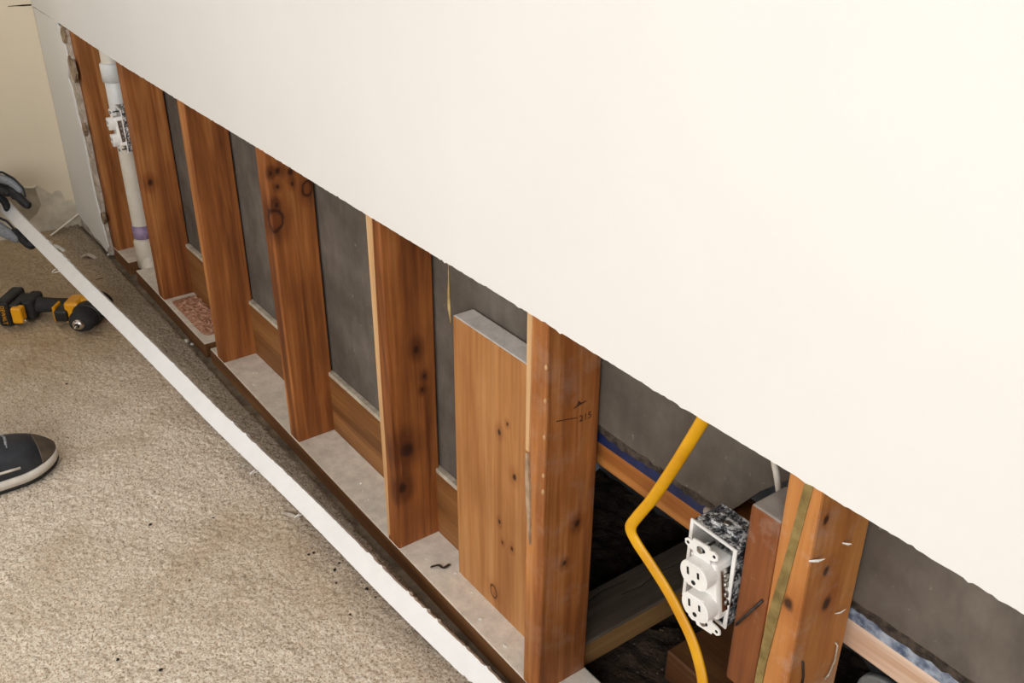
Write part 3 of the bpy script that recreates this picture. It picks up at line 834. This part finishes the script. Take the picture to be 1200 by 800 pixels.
# note: with X at angle ang, local -Y points to the lens
def dbox(nm, a, b, mat, bev=.004, seg=2, par=None):
    bm = bmesh.new(); bm_box(bm, a[0], b[0], a[1], b[1], a[2], b[2], bev, seg)
    return bm_obj(nm, bm, mat, par or drill)
bat = dbox('battery', (.000, -.012, .0), (.028, .078, .066), M['drill_black'], .007, 3)
dbox('battery_ridge', (.026, -.008, .006), (.046, .060, .058), M['drill_black'], .004, 2, bat)
dbox('battery_label', (.010, -.0128, .010), (.020, -.0118, .056), M['drill_black'], 0, 1, bat)
text_mesh('battery_lettering', 'DEWALT', .0125, M['drill_yellow'], bat, (.0155, -.0132, .033), (math.radians(90), math.radians(90), 0), sx=.95)
dbox('latch', (.034, -.020, .014), (.056, .004, .054), M['drill_yellow'], .004, 2, bat)
lathe('belt_hook_screw', [(.004, -.021), (.0045, -.02), (.0045, -.012)], M['chrome'], bat, 10, 'Y', (.060, 0, .022))
ft = dbox('handle_foot', (.040, .012, .006), (.066, .076, .058), M['drill_rubber'], .008, 3)
hp = catmull([(.055, .045, .033), (.085, .046, .033), (.115, .047, .033), (.145, .048, .033), (.168, .05, .033)], 4)
sweep('handle', hp, [(a * 1.0, b) for a, b in ring(.021, .0175, 16)], M['drill_rubber'], drill, scale=[1.15 - .25 * math.sin(math.pi * i / (len(hp) - 1)) for i in range(len(hp))])
lathe('handle_screw', [(.003, .049), (.0034, .0525), (.002, .053)], M['chrome'], drill, 10, 'Z', (.06, .045, 0))
tr = dbox('trigger', (.118, -.012, .016), (.146, .034, .046), M['drill_black'], .006, 2)
hs = dbox('gear_housing', (.150, .010, .004), (.205, .056, .062), M['drill_yellow'], .014, 3)
dbox('trigger_guard', (.113, -.004, .012), (.119, .034, .052), M['drill_yellow'], .003, 1)
mt = lathe('motor_housing', [(.020, .045), (.029, .05), (.031, .058), (.030, .068), (.022, .074)], M['drill_black'], drill, 24, 'Y', (.185, 0, .033))
dbox('vent_cover', (.156, .052, .010), (.166, .066, .056), M['drill_yellow'], .003, 1)
cl_ = lathe('clutch_collar', [(.022, .016), (.030, .012), (.0305, -.006), (.027, -.010)], M['drill_black'], drill, 28, 'Y', (.185, 0, .033))
ck = lathe('chuck', [(.0255, -.009), (.0262, -.014), (.0262, -.034), (.022, -.047), (.014, -.050)], M['drill_rubber'], drill, 28, 'Y', (.185, 0, .033))
lathe('chuck_nose', [(.0125, -.049), (.0132, -.052), (.0105, -.058), (.0075, -.060)], M['chrome'], ck, 20, 'Y', (.185, 0, .033))
lathe('chuck_bore', [(.0052, -.0602), (.0052, -.0606)], M['slot'], ck, 14, 'Y', (.185, 0, .033))
lathe('driver_bit', [(.003, -.05), (.003, -.070), (.0012, -.074)], M['chrome'], ck, 8, 'Y', (.185, 0, .033))
dbox('front_housing', (.138, -.004, .006), (.170, .05, .063), M['drill_yellow'], .007, 2)

# ================================================================ PERSON (kneeling, mostly beyond the frame)
def skin_obj(name, joints, edges, mat, parent, sub=2, root=0):
    """joints: list of (x, y, z, r or (rx, ry))"""
    me = bpy.data.meshes.new(name)
    me.from_pydata([j[:3] for j in joints], edges, [])
    me.materials.append(mat)
    o = bpy.data.objects.new(name, me); COL.objects.link(o); o.parent = parent
    m = o.modifiers.new('skin', 'SKIN'); m.use_smooth_shade = True
    if not me.skin_vertices: 
        bpy.context.view_layer.objects.active = o
    for i, j in enumerate(joints):
        r = j[3] if isinstance(j[3], tuple) else (j[3], j[3])
        me.skin_vertices[0].data[i].radius = r
        me.skin_vertices[0].data[i].use_root = (i == root)
    s = o.modifiers.new('sub', 'SUBSURF'); s.levels = sub; s.render_levels = sub
    return o
person = empty('person', (0, -1.0, 0)); tag(person, 'kneeling person in dark trousers and grey work gloves holding the white strip', 'person')
def wp(p): return (p[0] - 0, p[1] + 1.0, p[2])
def J(lst): return [(*wp(p[:3]), p[3]) for p in lst]
DH = min(((p - CAM).dot(FWD), abs(RIGHT.dot(p - CAM) / FWD.dot(p - CAM) * FPX + 600 - 12)) for p in pts3 if abs(RIGHT.dot(p - CAM) / FWD.dot(p - CAM) * FPX + 600 - 12) < 6)[0]
def HP(u, v, dz=0.0, lift=0.0):
    d = RIGHT * ((u - 600) / FPX) + DOWN * ((v - 400) / FPX) + FWD
    return CAM + d * (DH - lift + .003)
wr = HP(-74, 218, 0, .01)               # wrist
RF = Vector((.600, -.634, .0))             # planted foot
heading = Vector((-.03, 1, 0)).normalized()
hand_dir = (HP(-40, 232) - wr).normalized()
pel = (-.02, -1.08, .42); chest = (-.20, -.86, .70); neck = (-.27, -.76, .84); head = (-.31, -.67, .92)
lsh = (-.40, -.80, .74); lel = (-.56, -.60, .47); rsh = (-.06, -.77, .71); rel = (.13, -.84, .52); rwr = (.26, -.84, .56)
rhip = (.06, -1.02, .42); rkn = (.37, -.87, .47); ran = tuple(RF - heading * .055 + Vector((0, 0, .09)))
lhip = (-.10, -1.12, .40); lkn = (-.24, -.92, .10); lan = (-.38, -1.24, .15); ltoe = (-.37, -1.34, .06)
body_j = J([(*pel, .10), (*chest, .105), (*neck, .06), (head[0], head[1], head[2] - .02, .08), (head[0] - .02, head[1] + .03, head[2] + .06, .085),
            (*lsh, .045), (*lel, .036), (*wr, .026), (*rsh, .045), (*rel, .042), (*rwr, .03), (rwr[0] + .04, rwr[1] + .06, rwr[2] + .02, .028),
            (*rhip, .085), (*rkn, .06), (ran[0], ran[1], ran[2] + .02, .04), (*lhip, .085), (*lkn, .055), (*lan, .04), (*ltoe, .035)])
skin_obj('body', body_j, [(0, 1), (1, 2), (2, 3), (3, 4), (1, 5), (5, 6), (6, 7), (1, 8), (8, 9), (9, 10), (10, 11), (0, 12), (12, 13), (13, 14), (0, 15), (15, 16), (16, 17), (17, 18)], M['skin'], person)
skin_obj('trousers', J([(-.07, -1.02, .53, .135), (pel[0], pel[1], pel[2], .15), (*rhip, .115), (*rkn, .085), (ran[0], ran[1] - .01, ran[2] + .01, .060), (*lhip, .115), (*lkn, .078), (*lan, .06)]),
         [(0, 1), (1, 2), (2, 3), (3, 4), (1, 5), (5, 6), (6, 7)], M['denim'], person, root=1)
skin_obj('shirt', J([(-.03, -1.07, .44, .175), (-.09, -.99, .55, .165), (*chest, .155), (neck[0] + .01, neck[1] - .01, neck[2] - .03, .075), (*lsh, .082), (*lel, .058), (*(wr + (hand_dir * .03)), .042), (*rsh, .07), (*rel, .058), (rwr[0] + .02, rwr[1] + .01, rwr[2], .044)]),
         [(0, 1), (1, 2), (2, 3), (2, 4), (4, 5), (5, 6), (2, 7), (7, 8), (8, 9)], M['shirt'], person)
# face and hair
hc = Vector(wp((head[0], head[1], head[2] + .02)))
fd = Vector((-.25, .72, -.45)).normalized()
def ball(bm, c, r, sc=(1, 1, 1), n=12):
    rr = bmesh.ops.create_uvsphere(bm, u_segments=n, v_segments=n // 2 + 2, radius=r)
    for v in rr['verts']: v.co = Vector((v.co.x * sc[0], v.co.y * sc[1], v.co.z * sc[2])) + Vector(c)
bm = bmesh.new(); ball(bm, hc - fd * .022 + Vector((0, 0, .03)), .098, (1, 1.08, .95), 20); bm_obj('hair', bm, M['hair'], person, True)
sidev = fd.cross(Vector((0, 0, 1))).normalized(); upf = sidev.cross(fd).normalized()
bm = bmesh.new(); ball(bm, hc + fd * .092 - upf * .012, .016, (1, 1, 1.3), 10); bm_obj('nose', bm, M['skin'], person, True)
for s in (1, -1):
    bm = bmesh.new(); ball(bm, hc + fd * .078 + sidev * s * .032 + upf * .015, .012, (1, 1, .8), 10); bm_obj('eye', bm, M['outlet_white'], person, True)
    bm = bmesh.new(); ball(bm, hc + sidev * s * .086 - upf * .005, .022, (.5, 1, 1.3), 10); bm_obj('ear', bm, M['skin'], person, True)
bm = bmesh.new(); ball(bm, hc + fd * .078 - upf * .048, .016, (1.5, .6, .5), 10); bm_obj('mouth', bm, mottled('lips', lin(160, 100, 90), lin(172, 110, 100), 30), person, True)

# gloved hand: fingers over the strip's upper edge, thumb below it
# the hand's depth follows the strip, so that the fingers close on it
def chain(name, lst, mat, parent, sub=2):
    js = [(*(Vector(wp(p))), r) for p, r in lst]
    return skin_obj(name, js, [(i, i + 1) for i in range(len(js) - 1)], mat, parent, sub)
glove = chain('glove', [(wr, .034), (HP(-46, 230, .02), .036), (HP(-32, 236, .01, -.01), .040), (HP(-12, 240, 0, -.022), .036), (HP(-2, 243, 0, -.024), .028)], M['glove_grey'], person)
def gchain(name, lst, mat, par=None): 
    return chain(name, lst, mat, person) if par is None else chain(name, lst, mat, par)
gl_parts = []
gl_parts.append(gchain('glove_finger', [(HP(-26, 216, .015), .016), (HP(-6, 207, .01, .012), .0135), (HP(14, 213, .006, .016), .0125), (HP(27, 226, .002, .016), .011)], M['glove_grey']))
gl_parts.append(gchain('glove_fingertip', [(HP(12, 221, .004, .014), .0145), (HP(22, 231, .004, .016), .0135), (HP(31, 240, 0, .016), .0128), (HP(37, 242, 0, .014), .0100)], M['glove_black']))
gl_parts.append(gchain('glove_finger_coating', [(HP(-22, 222, .008, .004), .014), (HP(-2, 221, .006, .012), .0135), (HP(13, 228, .004, .014), .012)], M['glove_black']))
gl_parts.append(gchain('glove_trim', [(HP(-20, 205, .014, .014), .004), (HP(2, 201.5, .012, .02), .0035), (HP(16, 209, .01, .024), .0033), (HP(27, 220, .006, .024), .003), (HP(30, 231, .004, .024), .0028)], M['glove_black']))
gl_parts.append(gchain('glove_finger', [(HP(-24, 222, .01, -.02), .015), (HP(-4, 214, .006, -.022), .013), (HP(12, 222, .0, -.026), .012), (HP(20, 234, -.01, -.028), .0105)], M['glove_black']))
gl_parts.append(gchain('glove_finger', [(HP(-26, 230, .0, -.03), .015), (HP(-6, 226, -.004, -.036), .013), (HP(6, 236, -.01, -.038), .0115), (HP(10, 248, -.02, -.036), .010)], M['glove_black']))
gl_parts.append(gchain('glove_thumb', [(HP(-26, 256, 0, .0), .022), (HP(-8, 264, 0, .004), .0200), (HP(10, 274, 0, .004), .0165), (HP(24, 282, 0, .004), .0125)], M['glove_grey']))
gl_parts.append(gchain('glove_thumb_tip', [(HP(14, 268, 0, .0), .010), (HP(26, 279, 0, .004), .0135), (HP(35, 287, 0, .004), .0140), (HP(42, 289, 0, .002), .0105)], M['glove_black']))
gl_parts.append(gchain('glove_thumb_trim', [(HP(-8, 252, 0, .012), .004), (HP(8, 259, 0, .014), .0036), (HP(18, 270, 0, .014), .003), (HP(27, 281, 0, .014), .003)], M['glove_black']))
# far hand resting on the raised knee
rg = Vector((rkn[0], rkn[1], rkn[2] + .075))
skin_obj('glove', J([(*rwr, .036), (rg.x - .03, rg.y + .04, rg.z + .01, .04), (rg.x, rg.y + .06, rg.z, .03)]), [(0, 1), (1, 2)], M['glove_grey'], person)
for i in range(4):
    a = Vector((rg.x - .045 + i * .024, rg.y + .07 + .012 * math.sin(i), rg.z))
    skin_obj('glove_finger', J([(a.x, a.y - .02, a.z, .0115), (a.x + .005, a.y + .03, a.z - .006, .0105), (a.x + .01, a.y + .055 - .006 * abs(i - 1), a.z - .04, .009)]), [(0, 1), (1, 2)], M['glove_black'], person)

# shoes: lofted uppers with toe cap, midsole and outsole
def make_shoe(loc, ang, pitch=0):
    e = bpy.data.objects.new('shoe', None)
    def section(t):
        # t: 0 heel .. 1 toe; half width, height of the upper
        w = .034 + .016 * math.sin(min(1, t * 1.25) * math.pi * .5) - .0
        if t > .72: w *= math.sqrt(max(0.0, 1 - ((t - .72) / .285) ** 2))
        if t < .12: w *= math.sqrt(max(.05, 1 - ((.12 - t) / .13) ** 2))
        hgt = .10 - .02 * t if t < .38 else .0924 - (t - .38) * .085
        if t > .8: hgt *= math.sqrt(max(.12, 1 - ((t - .8) / .21) ** 2 * .75))
        return max(w, .004), hgt
    L = .295
    def loft(nm, ts, lo, hi, mat, grow=0.0, n=14, par=None):
        V, F = [], []
        for t in ts:
            w, hgt = section(t)
            w += grow
            spring = .012 * max(0, (t - .72) / .28) ** 2
            zlo = lo + spring; zhi = hi + spring if hi is not None else .022 + hgt
            for i in range(n):
                a = math.pi * i / (n - 1)
                cx, cz = math.cos(a), max(0.0, math.sin(a))
                if hi is None: V.append((t * L - .07, -w * math.copysign(abs(cx) ** .75, cx), zlo + (zhi - zlo) * cz ** .62))
                else: V.append((t * L - .07, -w * (1 - 2 * i / (n - 1)) if False else -w * cx, zhi if 0 < i < n - 1 else zhi))
            if hi is not None:
                for i in range(n):
                    a = math.pi * (n - 1 - i) / (n - 1)
                    V.append((t * L - .07, -w * math.cos(a), zlo))
        m = n if hi is None else 2 * n
        for k in range(len(ts) - 1):
            for i in range(m):
                F.append((k * m + i, k * m + (i + 1) % m, (k + 1) * m + (i + 1) % m, (k + 1) * m + i))
        F.append(tuple(range(m))); F.append(tuple((len(ts) - 1) * m + i for i in range(m - 1, -1, -1)))
        o = mesh_obj(nm, V, F, mat, par)
        bm = bmesh.new(); bm.from_mesh(o.data); bmesh.ops.recalc_face_normals(bm, faces=bm.faces[:]); bm.to_mesh(o.data); bm.free()
        for p in o.data.polygons: p.use_smooth = True
        return o
    lins = lambda a, b, n: [a + (b - a) * i / (n - 1) for i in range(n)]
    up_ = loft('shoe', lins(.0, .995, 30), .02, None, M['shoe_navy'])
    mt_ = up_
    loft('toe_cap', lins(.88, 1.0, 12), .021, None, M['shoe_toe'], .0016, par=mt_)
    loft('midsole', lins(0, 1.0, 34), .008, .026, M['shoe_sole'], .004, par=mt_)
    loft('outsole', lins(0, 1.0, 34), .0, .0085, M['shoe_outsole'], .0035, par=mt_)
    for i in range(5):
        t = .46 + i * .06
        w, hgt = section(t)
        pts_ = [(t * L - .07, -w * .55, .022 + hgt * .90), (t * L - .065, 0, .022 + hgt + .003), (t * L - .07, w * .55, .022 + hgt * .90)]
        sweep('lace', catmull(pts_, 3), ring(.0028, .0016, 6), M['lace'], mt_)
    pts_ = [(.95 * L * k - .07, -section(.95 * k)[0] * .99 - .0004, .050 - .01 * k) for k in (.5, .6, .7, .78)]
    sweep('side_stripe', pts_, ring(.0018, .003, 6), M['shoe_sole'], mt_)
    mt_.parent = person
    mt_.location = wp(loc); mt_.rotation_euler = (0, pitch, ang)
    return mt_
make_shoe((RF.x, RF.y, .0142), math.atan2(heading.y, heading.x) )
make_shoe((lan[0] + .01, lan[1] + .03, .218), math.atan2(-.9, .15), math.radians(60))

# ================================================================ SMALL DEBRIS
crumb_me = []
for i in range(5):
    bm = bmesh.new(); bmesh.ops.create_icosphere(bm, subdivisions=1, radius=1)
    for v in bm.verts: v.co = Vector((v.co.x * random.uniform(.6, 1.3), v.co.y * random.uniform(.5, 1.1), v.co.z * random.uniform(.3, .7)))
    me = bpy.data.meshes.new('crumb'); bm.to_mesh(me); bm.free(); crumb_me.append(me)
def crumbs(name, spots, mat, label, cat, group, s0, s1):
    ms = []
    for me in crumb_me:
        m2 = me.copy(); m2.materials.append(mat); ms.append(m2)
    for (x, y, z) in spots:
        o = bpy.data.objects.new(name, random.choice(ms)); COL.objects.link(o)
        s = random.uniform(s0, s1)
        o.scale = (s, s, s); o.rotation_euler = (0, 0, random.uniform(0, 6.28))
        o.location = (x, y, z + s * .3); tag(o, label, cat, group)
def fl(u, v, z=.009): p = PX(u, v, 2, z); return (p.x, p.y, p.z)
crumbs('plaster_crumb', [fl(*q, .001) for q in [(131, 296), (138, 300), (128, 299), (144, 304), (150, 309), (105, 302), (218, 401), (225, 404), (230, 402)]], M['white_chip'],
       'pale plaster crumb on the floor along the sill plate', 'crumb', 'plaster crumbs by the sill', .004, .010)
crumbs('plaster_crumb', [(random.uniform(.45, 1.6), random.uniform(.01, .05), .0375) for i in range(22)] + [PX(u, v, 2, .038)[:] for u, v in [(425, 575), (432, 585), (420, 568), (500, 655), (590, 745)]], M['white_chip'],
       'tiny pale plaster crumb lying on the dusty sill plate', 'crumb', 'plaster crumbs on the sill plate', .0015, .004)
crumbs('dark_speck', [fl(*q) for q in [(176, 615), (362, 650), (368, 648), (392, 668), (398, 660), (315, 696), (250, 607), (138, 773), (188, 785), (430, 690), (440, 700), (394, 683), (410, 720), (78, 450), (222, 680)]], M['dirt'],
       'small dark speck of dirt lying on the beige carpet', 'speck', 'dark specks on the carpet', .0022, .0045)
# shavings and slivers
def sliver(pts, r, mat, label, name='wood_sliver'):
    tag(sweep(name, catmull(pts, 4), [(-r, 0), (0, r * .45), (r, 0), (0, -r * .45)], mat, None, smooth=False, origin=tuple(pts[0])), label, 'sliver')
sliver([Vector((-.723, -.012, .046)), Vector((-.70, -.06, .030)), Vector((-.675, -.115, .012))], .0045, M['lightened_cream'], 'thin pale sliver of wood leaning in the corner against the cream wall')
sliver([Vector(fl(332, 600)), Vector(fl(343, 603, .014)), Vector(fl(352, 608))], .006, M['gypsum'], 'torn grey paper shaving on the carpet beside the white strip', 'paper_shaving')
sliver([Vector(fl(95, 302, .004)), Vector(fl(104, 298, .018)), Vector(fl(114, 303, .006))], .010, M['gypsum'], 'curled pale paper scrap on the floor near the drywall remnant', 'paper_scrap')
sliver([Vector(fl(112, 328, .010)), Vector(fl(116, 326.5, .011)), Vector(fl(120, 326, .010))], .002, M['dirt'], 'dark splinter on the carpet near the drill', 'wood_splinter')
sliver([Vector(fl(64, 287, .010)), Vector(fl(70, 290, .016)), Vector(fl(76, 294, .010))], .007, M['white_chip'], 'white paint flake on the carpet behind the white strip', 'paint_flake')
sliver([PX(505, 664, 2, .039), PX(514, 662, 2, .046), PX(520, 665, 2, .042), PX(527, 661, 2, .040)], .003, M['torn_dark'], 'dark twisted shaving on the sill plate between two orange studs', 'wood_shaving')
sliver([PX(411, 580, 2, .0), PX(424, 583, 2, .012), PX(436, 590, 2, .002)], .004, M['black_gap'], 'dark bark scrap at the front edge of the sill plate', 'bark_scrap')
# debris on the soil
V, F = [], []
for i in range(420):
    x, y = random.uniform(1.62, 1.95), random.uniform(.11, .48); z = -.030 + random.uniform(0, .004); s = random.uniform(.0008, .003)
    b = len(V); a = random.uniform(0, 6.28)
    for k in range(4): V.append((x + s * math.cos(a + k * 2.1) * (1 if k < 3 else 0), y + s * math.sin(a + k * 2.1) * (1 if k < 3 else 0), z + (s * .8 if k == 3 else 0)))
    F += [(b, b + 1, b + 2), (b, b + 1, b + 3), (b + 1, b + 2, b + 3), (b + 2, b, b + 3)]
tag(mesh_obj('wood_chips', V, F, mottled('soil_chips', lin(60, 48, 36), lin(120, 102, 84), 90, .95), None), 'scattered wood chips and grit on the dark soil', 'chips', kind='stuff')
